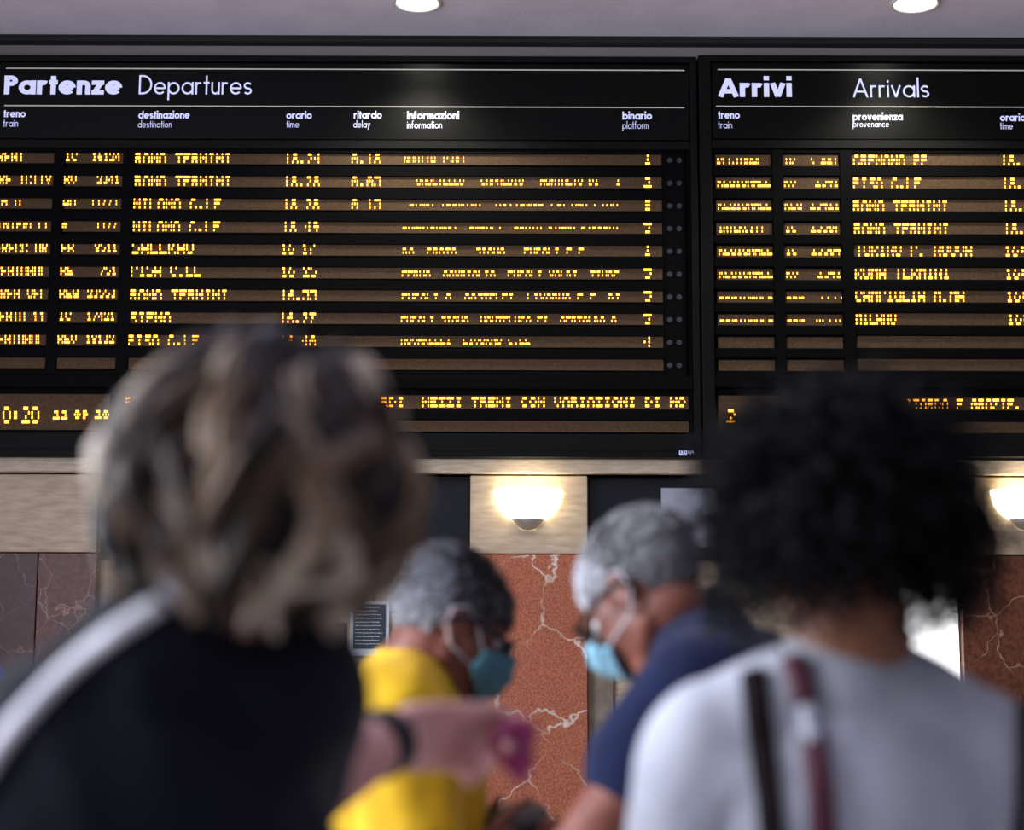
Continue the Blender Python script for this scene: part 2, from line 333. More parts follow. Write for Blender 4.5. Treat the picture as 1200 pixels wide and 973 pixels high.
DOT = {'0':'3E5149453E','1':'00427F4000','2':'4261514946','3':'2141454B31','4':'1814127F10','5':'2745454539','6':'3C4A494930','7':'0171090503','8':'3649494936','9':'064949291E',
 'A':'7E1111117E','B':'7F49494936','C':'3E41414122','D':'7F4141221C','E':'7F49494941','F':'7F09090901','G':'3E4149497A','H':'7F0808087F','I':'00417F4100','J':'2040413F01','K':'7F08142241',
 'L':'7F40404040','M':'7F020C027F','N':'7F0408107F','O':'3E4141413E','P':'7F09090906','Q':'3E4151215E','R':'7F09192946','S':'4649494931','T':'01017F0101','U':'3F4040403F','V':'1F2040201F',
 'W':'3F4038403F','X':'6314081463','Y':'0708700807','Z':'6151494543',':':'0036360000','.':'0060600000','-':'0808080808'}
def led(mb, text, px0, px1, pyc, bands, Y, spacing=4.5, dh=2.6):
    """one line of lit dots; bands = the dot rows of the 5 x 7 characters that are lit"""
    n = len(text); pitch = (px1-px0)/(n*6-1)
    for i, c in enumerate(text):
        if c == ' ' or c not in DOT: continue
        cols = [int(DOT[c][k:k+2], 16) for k in range(0, 10, 2)]
        for bi, r in enumerate(bands):
            cy = pyc+(bi-(len(bands)-1)/2)*spacing
            for k in range(5):
                if cols[k] >> r & 1:
                    cx = px0+(i*6+k+.5)*pitch; a = pitch*.45
                    p0 = at(cx-a, cy+dh/2, Y); p1 = at(cx+a, cy-dh/2, Y)
                    mb.quad((p0.x, Y, p0.z), (p1.x, Y, p0.z), (p1.x, Y, p1.z), (p0.x, Y, p1.z))

# ---------------------------------------------------------------- the boards
YS = YB+.022      # recessed face of the display strips
A3, B3, C2, D1 = (0, 3, 5), (1, 4, 6), (2, 4), (3,)
lx = lambda px, py: px            # columns are given at the height of the first row and follow the wall upright
def col(px): return at(px, 186, YB).x
def zof(py, px=490): return at(px, py, YB).z
def board(name, label, xa, xb, pxc):
    """xa, xb: world x of the outer frame"""
    t = thing(name, ((xa+xb)/2, YB+.05, zof(535, pxc)), label, 'train board')
    zt, zb = zof(65, pxc), zof(535, pxc); fw = .045
    fr = MB()
    fr.box(xa, xb, YB, YW-.002, zt-.028, zt).box(xa, xa+.055, YB, YW-.002, zb, zt-.028).box(xb-.03, xb, YB, YW-.002, zb, zt-.028).box(xa+.055, xb-.03, YB, YW-.002, zb, zof(508, pxc))
    local(bevel(fr.build('frame', 'board_frame', t), .004), t)
    local(MB().box(xa+.05, xb-.025, YS+.01, YW-.01, zb+.05, zt-.02).build('back_panel', 'board_black', t), t)
    local(bevel(MB().box(xa+.06, xb-.034, YB+.008, YS+.02, zof(163, pxc), zt-.034).build('header_panel', 'header_black', t), .002, 1), t)
    local(bevel(MB().box(xa+.055, xb-.03, YB+.002, YS+.02, zof(174, pxc), zof(164, pxc)).build('cross_rail', 'board_frame', t), .003, 1), t)
    local(bevel(MB().box(xa+.055, xb-.03, YB+.004, YS+.02, zof(455, pxc), zof(440, pxc)).build('cross_rail', 'board_black', t), .003, 1), t)
    local(bevel(MB().box(xa+.055, xb-.03, YB-.003, YB+.01, zof(527, pxc), zof(525, pxc)).build('cross_rail', 'board_frame', t), .001, 1), t)
    return t
def header(t, items, lines, Y=YB+.006):
    for (px0, px1, py) in lines:
        a = at(px0, py, Y); b = at(px1, py, Y); e = .0026
        local(MB().quad((a.x, Y, a.z-e), (b.x, Y, a.z-e), (b.x, Y, a.z+e), (a.x, Y, a.z+e)).build('rule_line', 'line_white', t), t)
    for (txt, px0, px1, pb, pt, bold) in items:
        local(lettering('lettering', 'letter_white', t, txt, px0, px1, pb, pt, bold, Y), t)
def strip(t, px0, px1, pyc, hpx, texts, Y=YS, x0=None, name='display_strip'):
    """px0, px1 given at the height of the first row (see col)"""
    xa = col(px0) if x0 is None else x0; xb = col(px1); xm = (px0+px1)/2
    za, zb = at(xm, pyc+hpx/2, Y).z, at(xm, pyc-hpx/2, Y).z
    o = local(MB().box(xa, xb, Y, Y+.012, za, zb).build(name, 'led_brown', t), t)
    mb = MB()
    for tx in texts: led(mb, tx[0], tx[1], tx[2], tx[3] if tx[3] else pyc, tx[4], Y-.002, *tx[5:])
    if mb.v: link('lit_dots', mb.mesh('lit_dots'), 'led_lit', o)['kind'] = 'stuff'
    return o
xd0, xd1 = at(-26, 186, YB).x, at(819, 300, YB).x
xr0, xr1 = at(821.5, 300, YB).x, at(1600, 300, YB).x
dep = board('departure_board', 'black departures board headed Partenze with nine lit rows and a ticker', xd0, xd1, 400)
header(dep, [('Partenze', 4.5, 143, 110.5, 88.5, 1), ('Departures', 162.5, 295, 110.5, 88, 0),
  ('treno', 4, 30, 137.5, 129, 2), ('train', 3.5, 21, 148.5, 140, 0), ('destinazione', 162, 222.5, 139, 130.5, 2), ('destination', 161.5, 201, 149.5, 141.5, 0),
  ('orario', 335.5, 365.5, 139.3, 130.8, 2), ('time', 335.5, 350.5, 149.5, 141.5, 0), ('ritardo', 414.5, 447.5, 139, 130.5, 2), ('delay', 414, 434, 149.5, 141.5, 0),
  ('informazioni', 477, 538, 139.8, 131, 2), ('information', 477, 518, 150.5, 142, 0), ('binario', 729.5, 764, 140, 131.3, 2), ('platform', 729.5, 760, 151, 142.5, 0)],
  [(7, 802, 80), (5, 802, 123.7)])
ROWS = [185.5+26.72*i for i in range(10)]
train = ['REGI', 'RE ICITY', 'REG V', 'INTERCIT', 'FRECC AR', 'REGIONAL', 'REG VEL', 'REGIO 11', 'REGIONAL']
trx = [28, 60, 24, 57, 55.5, 54.5, 54, 52.5, 51]
num = [('IC', '16124'), ('RV', '2341'), ('AV', '11771'), ('R', '1177'), ('FR', '8511'), ('RE', '751'), ('REG', '23553'), ('IC', '17421'), ('REV', '18132')]
dest = [('ROMA TERMINI', 158, 271, A3), ('ROMA TERMINI', 158, 271, A3), ('MILANO C.LE', 156.5, 259, A3), ('MILANO C.LE', 156, 258, A3), ('SALLKAU', 155, 227, B3), ('PISA C.LE', 153.5, 235, B3), ('ROMA TERMINI', 152.5, 267, A3), ('SIENA', 152, 200, A3), ('PISA C.LE', 150, 233, A3)]
tim = ['18:24', '18:28', '18 28', '18 49', '16 17', '16 25', '16:55', '16:27', '16 40']
tmx = [(333.5, 375.5), (332.5, 374.5), (332, 374), (331, 373.5), (329.5, 369), (329.5, 371), (329, 370.5), (328, 370), (328, 370)]
dly = ['0.18', '0.05', '0 15']
inf = [('NOVITA ISOLE', 473.5, 548, C2), ('ORBETELLO   CAPALBIO   MONTALTO DI   I', 488, 727, (2, 6)), ('ROMA TERMINI  OSTIENSE CECINA LIDO', 480, 724, D1), ('POGGIBONSI  EMPOLI  PRATO SIGNA RIFREDI', 472, 726, D1),
  ('DA  PRATO   SIGNA   EMPOLI F F', 472, 684, (0, 5)), ('FERMA  CAVRIGLIA  EMPOLI VALDI  TIMOF', 471, 725, (0, 5)), ('EMPOLI A  CASTELFI  LIVORNO F F  DI', 471, 727, (0, 5)),
  ('EMPOLI SIGNA  MONTELUPO FI  CERTALDO A', 470, 722, (0, 5)), ('NOVARELLI  LIVORNO C.LE', 470, 621, (4, 6))]
plat = ['1', '2', '8', '3', '1', '5', '5', '3', '4']
for i, y in enumerate(ROWS):
    dy = -1.4; k = 26.72*i
    lean = lambda px: px+(px-600)*7.4e-5*k        # the columns spread downwards in the picture
    tA, tB, tC = [], [], []
    if i < 9:
        tA = [(train[i], trx[i]-len(train[i])*7.6, trx[i], y+dy, (1, 3, 5) if i not in (2, 3) else (3, 4), 3.6, 2.4)]
        a, b = num[i]
        tB = [(a, lean(76), lean(76)+len(a)*7.3, y+dy, (1, 3, 6) if i not in (2, 3) else (3, 4), 3.4, 2.3), (b, lean(142)-len(b)*6.8, lean(142)-1, y+dy, (1, 3, 6) if i not in (2, 3) else (3, 4), 3.4, 2.3)]
        d = dest[i]
        tC = [(d[0], d[1], d[2], y-.6, d[3]), (tim[i], tmx[i][0], tmx[i][1], y, d[3]), (inf[i][0], inf[i][1], inf[i][2], y+1.6, inf[i][3], 4.3, 2.3), (plat[i], 754.5, 763.5, y+1.6, (0, 3, 6), 4.6, 2.4)]
        if i < 3: tC.append((dly[i], 412, 446, y, A3))
    strip(dep, 0, 62, y-1.3, 13.6, tA, x0=xd0+.07); strip(dep, 75.5, 143, y-1.0, 13.6, tB); strip(dep, 158, 775.5, y+.6, 13.8, tC)
    for q in (785, 796):
        c = at(q, y+2.4, YB+.018); mb = MB().lathe([(.0001, 0), (.011, 0), (.013, -.003), (.013, -.012)], (0, 0, 0), 16)
        o = link('indicator_lamp', mb.mesh('indicator_lamp'), 'lamp_grey', dep); o.matrix_local = Matrix.Translation(Vector((c.x, YB+.016, c.z))-dep.location) @ Matrix.Rotation(PI/2, 4, 'X')
def bars(t, xa, xb, pxc):
    for i in range(11):
        y = ROWS[0]-13.36+26.72*i + 1
        z0, z1 = zof(y+5.6 if i < 10 else y+4, pxc), zof(y-5.6 if i else y-1, pxc)
        local(bevel(MB().box(xa, xb, YB+.012, YS+.011, z0, z1).build('row_bar', 'board_black', t), .002, 1), t)
bars(dep, xd0+.056, col(777), 400)
for p0, p1 in ((62.5, 75), (143.5, 157.5), (776, 803)):
    m = 'board_black'
    local(bevel(MB().box(col(p0), col(p1), YB+(.010 if p0 < 700 else .02), YS+.0115, zof(440), zof(174)).build('divider', m, dep), .002, 1), dep)
# clock window and ticker
strip(dep, 0, 138, 483, 42, [('18:28', -8, 46, 486.5, (0, 2, 4, 6), 5.2, 3.6), ('22', 62, 79, 486.5, (0, 3, 6), 3.6, 2.6), ('09', 87, 103, 486, (0, 3, 6), 3.6, 2.6), ('20', 111, 128, 486, (0, 3, 6), 3.6, 2.6)], x0=xd0+.07, name='clock_window')
strip(dep, 157, 804, 471.3, 15.5, [('PER ALCUNI TRENI POSSIBILI RITARDI  MEZZI TRENI CON VARIAZIONI DI MO', 146, 803, 0, (0, 3, 6))])
strip(dep, 157, 804, 499.3, 13, [])
local(bevel(MB().box(col(157), xd1-.032, YB+.012, YS+.011, zof(491.5), zof(480)).build('row_bar', 'board_black', dep), .002, 1), dep)
local(bevel(MB().box(col(139), col(156.5), YB+.006, YS+.0115, zof(508), zof(455)).build('divider', 'board_black', dep), .002, 1), dep)
lg = at(796, 530, YB-.004)
ring = MB()
for a, b, c, d in ((0, .034, 0, .004), (0, .034, .016, .02), (0, .004, 0, .02), (.03, .034, 0, .02), (.008, .016, .006, .014), (.02, .026, .004, .016)):
    ring.quad((lg.x+a, YB-.0005, lg.z-.01+c), (lg.x+b, YB-.0005, lg.z-.01+c), (lg.x+b, YB-.0005, lg.z-.01+d), (lg.x+a, YB-.0005, lg.z-.01+d))
local(ring.build('maker_mark', 'letter_white', dep), dep)
local(lettering('lettering', 'letter_white', dep, 'sys', 806, 813, 531.5, 527, 0, YB-.0005), dep)

arr = board('arrival_board', 'black arrivals board headed Arrivi with eight lit rows, behind dark curly hair', xr0, xr1, 1100)
header(arr, [('Arrivi', 841.5, 928, 113.5, 91.5, 1), ('Arrivals', 999.5, 1089, 114, 92, 0), ('treno', 841.5, 867, 139, 130.5, 2), ('train', 841.5, 858, 150.5, 142, 0),
  ('provenienza', 999.5, 1058, 141, 132.5, 2), ('provenance', 999.5, 1042, 149, 141.5, 0), ('orario', 1172, 1202, 142, 133.5, 2), ('time', 1172, 1187, 151.5, 143.5, 0)],
  [(841, 1560, 81.5), (839, 1560, 124.6)])
prov = [('CREMONA PP', 1000, 1087, A3), ('PISA C.LE', 1000, 1079, A3), ('ROMA TERMINI', 1000, 1111, A3), ('ROMA TERMINI', 1001, 1112, A3), ('TORINO P. NUOVA', 1003, 1139, B3), ('ROMA TERMINI', 1002, 1113, B3), ('CAMPIGLIA M.MA', 1002.5, 1130, B3), ('MILANO', 1003, 1050, B3)]
atr = ['REGIONAL', 'REGIONALE', 'REGIONALE', 'INTERCITY', 'REGIONALE', 'REGIONALE', 'REGIONALE', 'REGIONALE']
anum = [('IR', '3.441'), ('RV', '2341'), ('REG', '23421'), ('IC', '23507'), ('IC', '23504'), ('RV', '2341'), ('REG', '2355'), ('REG', '24551')]
for i, y0 in enumerate(ROWS):
    y = y0+2.4; k = 26.72*i; lean = lambda px: px+(px-600)*7.4e-5*k
    tA, tB, tC = [], [], []
    if i < 8:
        bd = D1 if i > 5 else ((4, 6) if i else C2)
        tA = [(atr[i], lean(840.5), lean(894 if i in (0, 3) else 902.5), y+1, bd, 4.3, 2.4)]
        tB = [(anum[i][0], lean(918.5), lean(918.5)+len(anum[i][0])*6.6, y+1, bd, 4.3, 2.4), (anum[i][1], lean(982)-len(anum[i][1])*6.8, lean(982), y+1, bd, 4.3, 2.4)]
        p = prov[i]; tC = [(p[0], p[1], p[2], y-.3, p[3]), ('18:%02d' % (24+5*i) if i < 4 else '16:%02d' % (13*i % 60), lean(1173), lean(1215), y, p[3])]
    strip(arr, 839, 904, y+.6, 13.6, tA); strip(arr, 918, 983.5, y+.6, 13.6, tB); strip(arr, 999, 1560, y, 13.8, tC)
bars(arr, xr0+.056, xr1-.035, 1100)
for p0, p1 in ((905, 917.5), (984.5, 998.5)):
    local(bevel(MB().box(col(p0), col(p1), YB+.010, YS+.0115, zof(440, 1100), zof(174, 1100)).build('divider', 'board_black', arr), .002, 1), arr)
strip(arr, 838, 975, 485, 42, [('2', 851, 862, 488, (0, 2, 4, 6), 4.2, 3)], name='clock_window')
strip(arr, 994, 1540, 473.6, 15.5, [('RITARDO E GRAZIE.  SI AVVISA', 1053, 1290, 0, (0, 3, 5))])
strip(arr, 994, 1540, 501.5, 13, [])
local(bevel(MB().box(col(994), xr1-.035, YB+.012, YS+.011, zof(493.5, 1100), zof(482, 1100)).build('row_bar', 'board_black', arr), .002, 1), arr)
local(bevel(MB().box(col(976), col(993), YB+.006, YS+.0115, zof(508, 1100), zof(455, 1100)).build('divider', 'board_black', arr), .002, 1), arr)

# ---------------------------------------------------------------- lamps
def downlight(px, py, label):
    d = ray(px, py); s = (ZC-CAM.z)/d.z; c = CAM+d*s
    t = thing('ceiling_downlight', c, label, 'downlight', 'round recessed ceiling downlights')
    MB().lathe([(.108, .004), (.108, -.006), (.1, -.010), (.090, -.006), (.088, .002), (.088, .01)], (0, 0, 0), 40).build('trim_ring', 'downlight_ring', t, True)
    MB().lathe([(.0005, -.004), (.088, -.003)], (0, 0, 0), 40).build('diffuser', 'downlight_glow', t)
    l = bpy.data.lights.new('downlight_beam', 'SPOT'); l.energy = 48; l.spot_size = math.radians(126); l.spot_blend = .5; l.shadow_soft_size = .08; l.color = (1, .95, .82)
    o = bpy.data.objects.new('downlight_beam', l); COL.objects.link(o); o.parent = t; o.location = (0, 0, -.03)
downlight(489, 2.5, 'round white ceiling downlight above the departures board')
downlight(1072.5, 3.5, 'round white ceiling downlight above the arrivals board')
def sconce(px, label):
    c = at(px, 620, YW); zt = at(px, 575, YW).z-c.z
    t = thing('wall_sconce', (c.x, YW, c.z), label, 'wall lamp', 'half bowl wall lamps below the boards')
    prof = [(.06, .035), (.085, .045), (.112, .066), (.134, .095), (.146, .128), (.152, .160), (.152, zt), (.145, zt), (.143, .13), (.125, .09), (.1, .06), (.055, .042)]
    MB().lathe(prof, (0, -.004, 0), 32, PI, 2*PI, .82).build('shade', 'opal_glass', t, True)
    MB().lathe([(.0005, -.006), (.02, -.004), (.04, .006), (.055, .022), (.074, .040), (.070, .046), (.05, .04)], (0, -.004, 0), 28, PI, 2*PI, .9).build('cup', 'chrome', t, True)
    MB().box(-.05, .05, -.012, 0, .02, .12).build('backplate', 'chrome', t)
    l = bpy.data.lights.new('sconce_bulb', 'POINT'); l.energy = .4; l.shadow_soft_size = .05; l.color = (1, .86, .62)
    o = bpy.data.objects.new('sconce_bulb', l); COL.objects.link(o); o.parent = t; o.location = (0, -.17, .17)
sconce(619, 'lit half bowl sconce on cream panel between the two grey haired heads')
sconce(1202, 'lit half bowl sconce at the right picture edge beside dark curls')
#PEOPLE#
# ---------------------------------------------------------------- people: body shapes
_SPH = {}
def sph(n=2):
    if n not in _SPH:
        bm = bmesh.new(); bmesh.ops.create_icosphere(bm, subdivisions=n, radius=1); bm.verts.ensure_lookup_table()
        _SPH[n] = ([v.co.copy() for v in bm.verts], [tuple(v.index for v in f.verts) for f in bm.faces]); bm.free()
    return _SPH[n]
class Blob:
    """overlapping ellipsoids and tapered capsules, fused into one continuous smooth surface"""
    def __init__(s): s.v = []; s.f = []
    def ell(s, c, r, M=None, n=3):
        V, Fc = sph(n); b = len(s.v); M = M or Matrix.Identity(3); c = Vector(c)
        s.v += [tuple(c + M @ Vector((p.x*r[0], p.y*r[1], p.z*r[2]))) for p in V]; s.f += [tuple(b+i for i in q) for q in Fc]; return s
    def cap(s, p0, r0, p1, r1, sides=20):
        p0, p1 = Vector(p0), Vector(p1); ax = p1-p0; L = ax.length; t = ax.normalized() if L > 1e-6 else Vector((0,0,1)); u = t.orthogonal().normalized(); q = t.cross(u)
        prof = [(-r0*math.cos(a), r0*math.sin(a)) for a in [PI/2*i/5 for i in range(6)]] + [(L+r1*math.sin(a), r1*math.cos(a)) for a in [PI/2*i/5 for i in range(6)]]
        b = len(s.v)
        for z, r in prof:
            for k in range(sides):
                a = 2*PI*k/sides; s.v.append(tuple(p0 + t*z + u*(max(r, 1e-4)*math.cos(a)) + q*(max(r, 1e-4)*math.sin(a))))
        for i in range(len(prof)-1):
            for k in range(sides): k2 = (k+1) % sides; s.f.append((b+i*sides+k, b+i*sides+k2, b+(i+1)*sides+k2, b+(i+1)*sides+k))
        s.f.append(tuple(b+k for k in reversed(range(sides)))); s.f.append(tuple(b+(len(prof)-1)*sides+k for k in range(sides))); return s
    def chain(s, pts, rad):
        for i in range(len(pts)-1): s.cap(pts[i], rad[i], pts[i+1], rad[i+1])
        return s
    def build(s, name, m, parent, voxel=.007, smooth=6, folds=0, fscale=.12, seed=0):
        me = bpy.data.meshes.new(name); me.from_pydata(s.v, [], s.f); me.update()
        o = bpy.data.objects.new(name, me); COL.objects.link(o)
        md = o.modifiers.new('fuse', 'REMESH'); md.mode = 'VOXEL'; md.voxel_size = voxel
        sm = o.modifiers.new('soften', 'SMOOTH'); sm.factor = .5; sm.iterations = smooth
        dg = bpy.context.evaluated_depsgraph_get(); m2 = bpy.data.meshes.new_from_object(o.evaluated_get(dg)); m2.name = name
        bpy.data.objects.remove(o); bpy.data.meshes.remove(me)
        if folds:
            nv = len(m2.vertices); nr = [v.normal.copy() for v in m2.vertices]
            for v, n in zip(m2.vertices, nr):
                p = v.co*(1/fscale)+Vector((seed, seed*2, 0)); p.z *= .55
                q = noise.noise(p)*.7 + (1-abs(noise.noise(p*1.7+Vector((5,5,5))))*2)*.45
                v.co += n*(q*folds)
        m2.polygons.foreach_set('use_smooth', [True]*len(m2.polygons)); m2.materials.clear(); m2.update()
        return link(name, m2, m, parent)
def frame(right, fw):            # 3x3 with columns right, forward, up
    r = Vector(right).normalized(); f = Vector(fw); f = (f - r*f.dot(r)).normalized(); u = r.cross(f)
    return Matrix((r, f, u)).transposed()
def headmat(pos, yaw, pitch, roll=0, s=1.0):
    a, p = math.radians(yaw), math.radians(pitch)
    f0 = Vector((math.sin(a), math.cos(a), 0)); r = Vector((math.cos(a), -math.sin(a), 0)); u = Vector((0, 0, 1))
    f = f0*math.cos(p) - u*math.sin(p); uu = r.cross(f)
    M = Matrix((r, f, uu)).transposed() @ Matrix.Rotation(math.radians(roll), 3, 'Y')
    return Matrix.Translation(pos) @ (M*s).to_4x4()
def add_head(b, H, neck_base, nr=.056):
    M = H.to_3x3(); P = lambda x, y, z: H @ Vector((x, y, z)); E = lambda c, r, n=3: b.ell(P(*c), r, M, n); s = M.col[0].length
    C = lambda p0, r0, p1, r1: b.cap(P(*p0), r0*s, P(*p1), r1*s, 12)
    E((0, -.018, .042), (.077, .099, .086)); E((0, .034, -.015), (.064, .066, .088)); E((0, .056, -.088), (.040, .038, .032))
    E((0, .078, .034), (.052, .024, .018))
    for q in (-1, 1):
        C((.052*q, 0, -.055), .022, (.012*q, .068, -.094), .020); E((.034*q, .074, -.022), (.026, .022, .02)); E((.016*q, .112, -.032), (.009, .009, .008))
        b.ell(P(.080*q, -.008, -.002), (.006, .019, .030), M @ Matrix.Rotation(math.radians(-12*q), 3, 'Z'), 2)
        rim = [(.084*q, .008, -.006), (.087*q, .008, .018), (.089*q, -.006, .031), (.091*q, -.024, .024), (.090*q, -.028, .002), (.086*q, -.016, -.022), (.083*q, -.002, -.032)]
        for i in range(len(rim)-1): C(rim[i], .0055, rim[i+1], .0055)
        E((.084*q, -.002, -.031), (.006, .009, .009), 2)
    C((0, .097, .018), .009, (0, .119, -.026), .0135); E((0, .094, -.056), (.022, .012, .010)); E((0, .090, -.068), (.020, .011, .008))
    b.cap(P(0, -.022, -.045), nr*.98, neck_base, nr*1.1)
def add_hand(b, wrist, d, side, curl=.5, s=1.0, curls=None, thumb=.6):
    """d: wrist to knuckles, side: towards the thumb; the fingers curl about the side axis"""
    d = Vector(d).normalized(); side = Vector(side); side = (side - d*side.dot(d)).normalized(); n = side.cross(d)
    w = Vector(wrist); M = Matrix((side, d, n)).transposed()
    b.ell(w+d*.045*s, (.040*s, .054*s, .017*s), M); b.ell(w+d*.072*s, (.040*s, .022*s, .015*s), M)
    for i, (o, L) in enumerate(((.030, .95), (.010, 1.05), (-.010, 1.0), (-.029, .8))):
        p = w + d*.082*s + side*o*s; c = curls[i] if curls else curl; a = 0.0
        for l, r in ((.043*L, .0095), (.027*L, .0088), (.021*L, .008)):
            a += c; q = p + (d*math.cos(a) - n*math.sin(a) + side*(o*1.6))*(l*s); b.cap(p, r*s, q, r*.95*s, 10); p = q
    p = w + d*.02*s + side*.028*s
    for l, r, a in ((.042, .013, .75), (.032, .0105, .45), (.024, .009, .2)):
        q = p + (d*math.cos(a*thumb/.6) + side*math.sin(a*thumb/.6) - n*.35)*(l*s); b.cap(p, r*s, q, r*.92*s, 10); p = q
def person(label, H, neck, SL, SR, EL, ER, WL, WR, hip, heading, skin, shirt, sleeve=.62, trousers='trouser_dark', hands=None, hair=None, voxel=.007,
           chest=(.165, .112), belly=.125, arm=1.0, infl=.014, folds=.006, seed=0, scale_sleeve=1.0, neckr=.056, collar=None):
    a = math.radians(heading); f0 = Vector((math.sin(a), math.cos(a), 0)); r0 = Vector((math.cos(a), -math.sin(a), 0))
    neck, SL, SR, EL, ER, WL, WR, hip = [Vector(v) for v in (neck, SL, SR, EL, ER, WL, WR, hip)]
    root = thing('person', (hip.x, hip.y, 0), label, 'person')
    mid = (SL+SR)/2; right = (SR-SL).normalized(); spine = (mid-hip).normalized(); T = frame(right, spine.cross(right)*1.0)
    if (T.col[1]).dot(f0) < 0: T = Matrix((T.col[0], -T.col[1], T.col[2])).transposed()
    hips = [hip - r0*.09, hip + r0*.09]
    knees = [Vector((h.x, h.y, .49)) + f0*.03 for h in hips]; ank = [Vector((h.x, h.y, .09)) - f0*.02 for h in hips]
    cc = mid.lerp(hip, .30) ; bb = mid.lerp(hip, .66)
    def torso(b, e):
        b.ell(cc, (chest[0]+e, chest[1]+e, .20+e), T); b.ell(bb, (chest[0]*.88+e, belly+e, .17+e), T); b.ell(hip+Vector((0,0,.02)), (chest[0]*1.02+e, belly+e, .13+e), frame(r0, f0))
        for Sx in (SL, SR):
            b.cap(neck.lerp(mid, .35), .062+e, Sx.lerp(neck, .12), .052+e*.9); b.cap(cc, .10+e, Sx, .058+e*.9)
    b = Blob(); torso(b, 0); add_head(b, H, neck, neckr)
    for Sx, Ex, Wx in ((SL, EL, WL), (SR, ER, WR)):
        b.cap(Sx, .056*arm, Ex, .042*arm); b.cap(Ex, .043*arm, Ex.lerp(Wx, .3), .043*arm); b.cap(Ex.lerp(Wx, .3), .043*arm, Wx, .029*arm)
    for k, Wx, Ex in ((0, WL, EL), (1, WR, ER)):
        hd = (hands or {}).get(k, {}); d = hd.get('d', (Wx-Ex)); sd = hd.get('side', Vector((0, 0, 1)) if abs((Wx-Ex).normalized().z) < .8 else f0)
        add_hand(b, Wx, d, sd, hd.get('curl', .45), 1.0, hd.get('curls'), hd.get('thumb', .6))
    for h, k, n in zip(hips, knees, ank):
        b.cap(h, .085, k, .058); b.cap(k, .056, k.lerp(n, .35), .057); b.cap(k.lerp(n, .35), .057, n, .038); b.ell(n+f0*.06-Vector((0,0,.045)), (.042, .115, .038), frame(r0, f0))
    body = local(b.build('body', skin, root, voxel, 5), root)
    # shirt with sleeves
    b = Blob(); torso(b, infl)
    for Sx, Ex in ((SL, EL), (SR, ER)):
        b.cap(Sx, (.058+infl)*scale_sleeve, Sx.lerp(Ex, sleeve), (.050*arm+infl*1.1)*scale_sleeve)
    if collar: collar(b)
    sh = local(b.build('shirt', shirt, root, .008, 7, folds, .13, seed), root)
    b = Blob(); b.ell(hip, (chest[0]*1.03+.006, belly+.006, .13), frame(r0, f0))
    for h, k, n in zip(hips, knees, ank): b.cap(h, .095, k, .072); b.cap(k, .072, n+Vector((0,0,.02)), .058)
    local(b.build('trousers', trousers, root, .012, 4), root)
    for n in ank:
        b = Blob(); b.ell(n+f0*.06-Vector((0,0,.040)), (.050, .135, .05), frame(r0, f0)); b.ell(n-Vector((0,0,.02)), (.048, .06, .05), frame(r0, f0))
        o = local(b.build('shoe', 'shoe_dark', root, .012, 3), root)
        for v in o.data.vertices: v.co.z = max(v.co.z, 0.0)
    # face details
    P = lambda x, y, z: H @ Vector((x, y, z)); s = H.to_3x3().col[0].length
    for q in (-1, 1):
        e = MB(); V, Fc = sph(2); e.v = [tuple(P(.031*q, .083, .010)+p*(.0125*s)) for p in V]; e.f = list(Fc); local(e.build('eye', 'eye_white', root, True), root)
    lp = MB().tube([P(-.024, .096, -.060), P(-.012, .106, -.060), P(0, .109, -.060), P(.012, .106, -.060), P(.024, .096, -.060)], [.002, .006, .007, .006, .002], 8); local(lp.build('lips', 'lip', root, True), root)
    return root, sh, body
# ---------------------------------------------------------------- hair
def hair_part(mb, m, root): 
    o = local(mb.build('hair', m, root, True), root); o['kind'] = 'stuff'; return o
def scalp_cap(mb, H, line, grow=.006, tone=.3):
    bm = bmesh.new(); bmesh.ops.create_icosphere(bm, subdivisions=4, radius=1); idx = {}
    for f in bm.faces:
        L = [Vector((v.co.x*(.077+grow), v.co.y*(.099+grow)-.018, v.co.z*(.086+grow)+.042)) for v in f.verts]
        if all(line(p) for p in L):
            q = []
            for v, p in zip(f.verts, L):
                if v.index not in idx: idx[v.index] = len(mb.v); mb.v.append(tuple(H @ p)); mb.t.append(tone)
                q.append(idx[v.index])
            mb.f.append(tuple(q))
    bm.free()
def short_hair(root, m, H, line, count, length, seed, tone=lambda p: .5, lift=.6, rad=.0016):
    rr = random.Random(seed); mb = MB(); scalp_cap(mb, H, line, .004, .35); M = H.to_3x3(); n = 0
    while n < count:
        z = rr.uniform(-1, 1); a = rr.uniform(0, 2*PI); q = math.sqrt(1-z*z); d = Vector((q*math.cos(a), q*math.sin(a), z))
        p = Vector((d.x*.077, d.y*.099-.018, d.z*.086+.042))
        if not line(p): continue
        n += 1
        nm = Vector((d.x/.077, d.y/.099, d.z/.086)).normalized(); fl = Vector((0, .35, -.8)) if p.y > .03 else Vector((0, -.55, -.8))
        fl = fl + Vector((rr.uniform(-.7, .7), rr.uniform(-.7, .7), rr.uniform(-.4, .4))); fl = (fl - nm*fl.dot(nm)).normalized()
        L = length(p)*rr.uniform(.7, 1.25); pts = []
        for k in range(4):
            u = k/3; pts.append(H @ (p + nm*(L*lift*u*(1-.25*u)) + fl*(L*.75*u*u+L*.3*u)))
        mb.tube(pts, [rad*1.2, rad*1.2, rad, rad*.3], 3, min(1, max(0, tone(p)+rr.uniform(-.3, .3))), False)
    return hair_part(mb, m, root)
def basic_line(p):               # hairline on the head, forehead to nape
    y = p.y
    if y > .055: return p.z > .062
    if y > .01: return p.z > .030 + (y-.01)*.7
    if y > -.03: return p.z > .030
    return p.z > -.045 + max(0, (y+.06))*2.2
def sdir(az, el): return Vector((math.sin(az)*math.cos(el), math.cos(az)*math.cos(el), math.sin(el)))
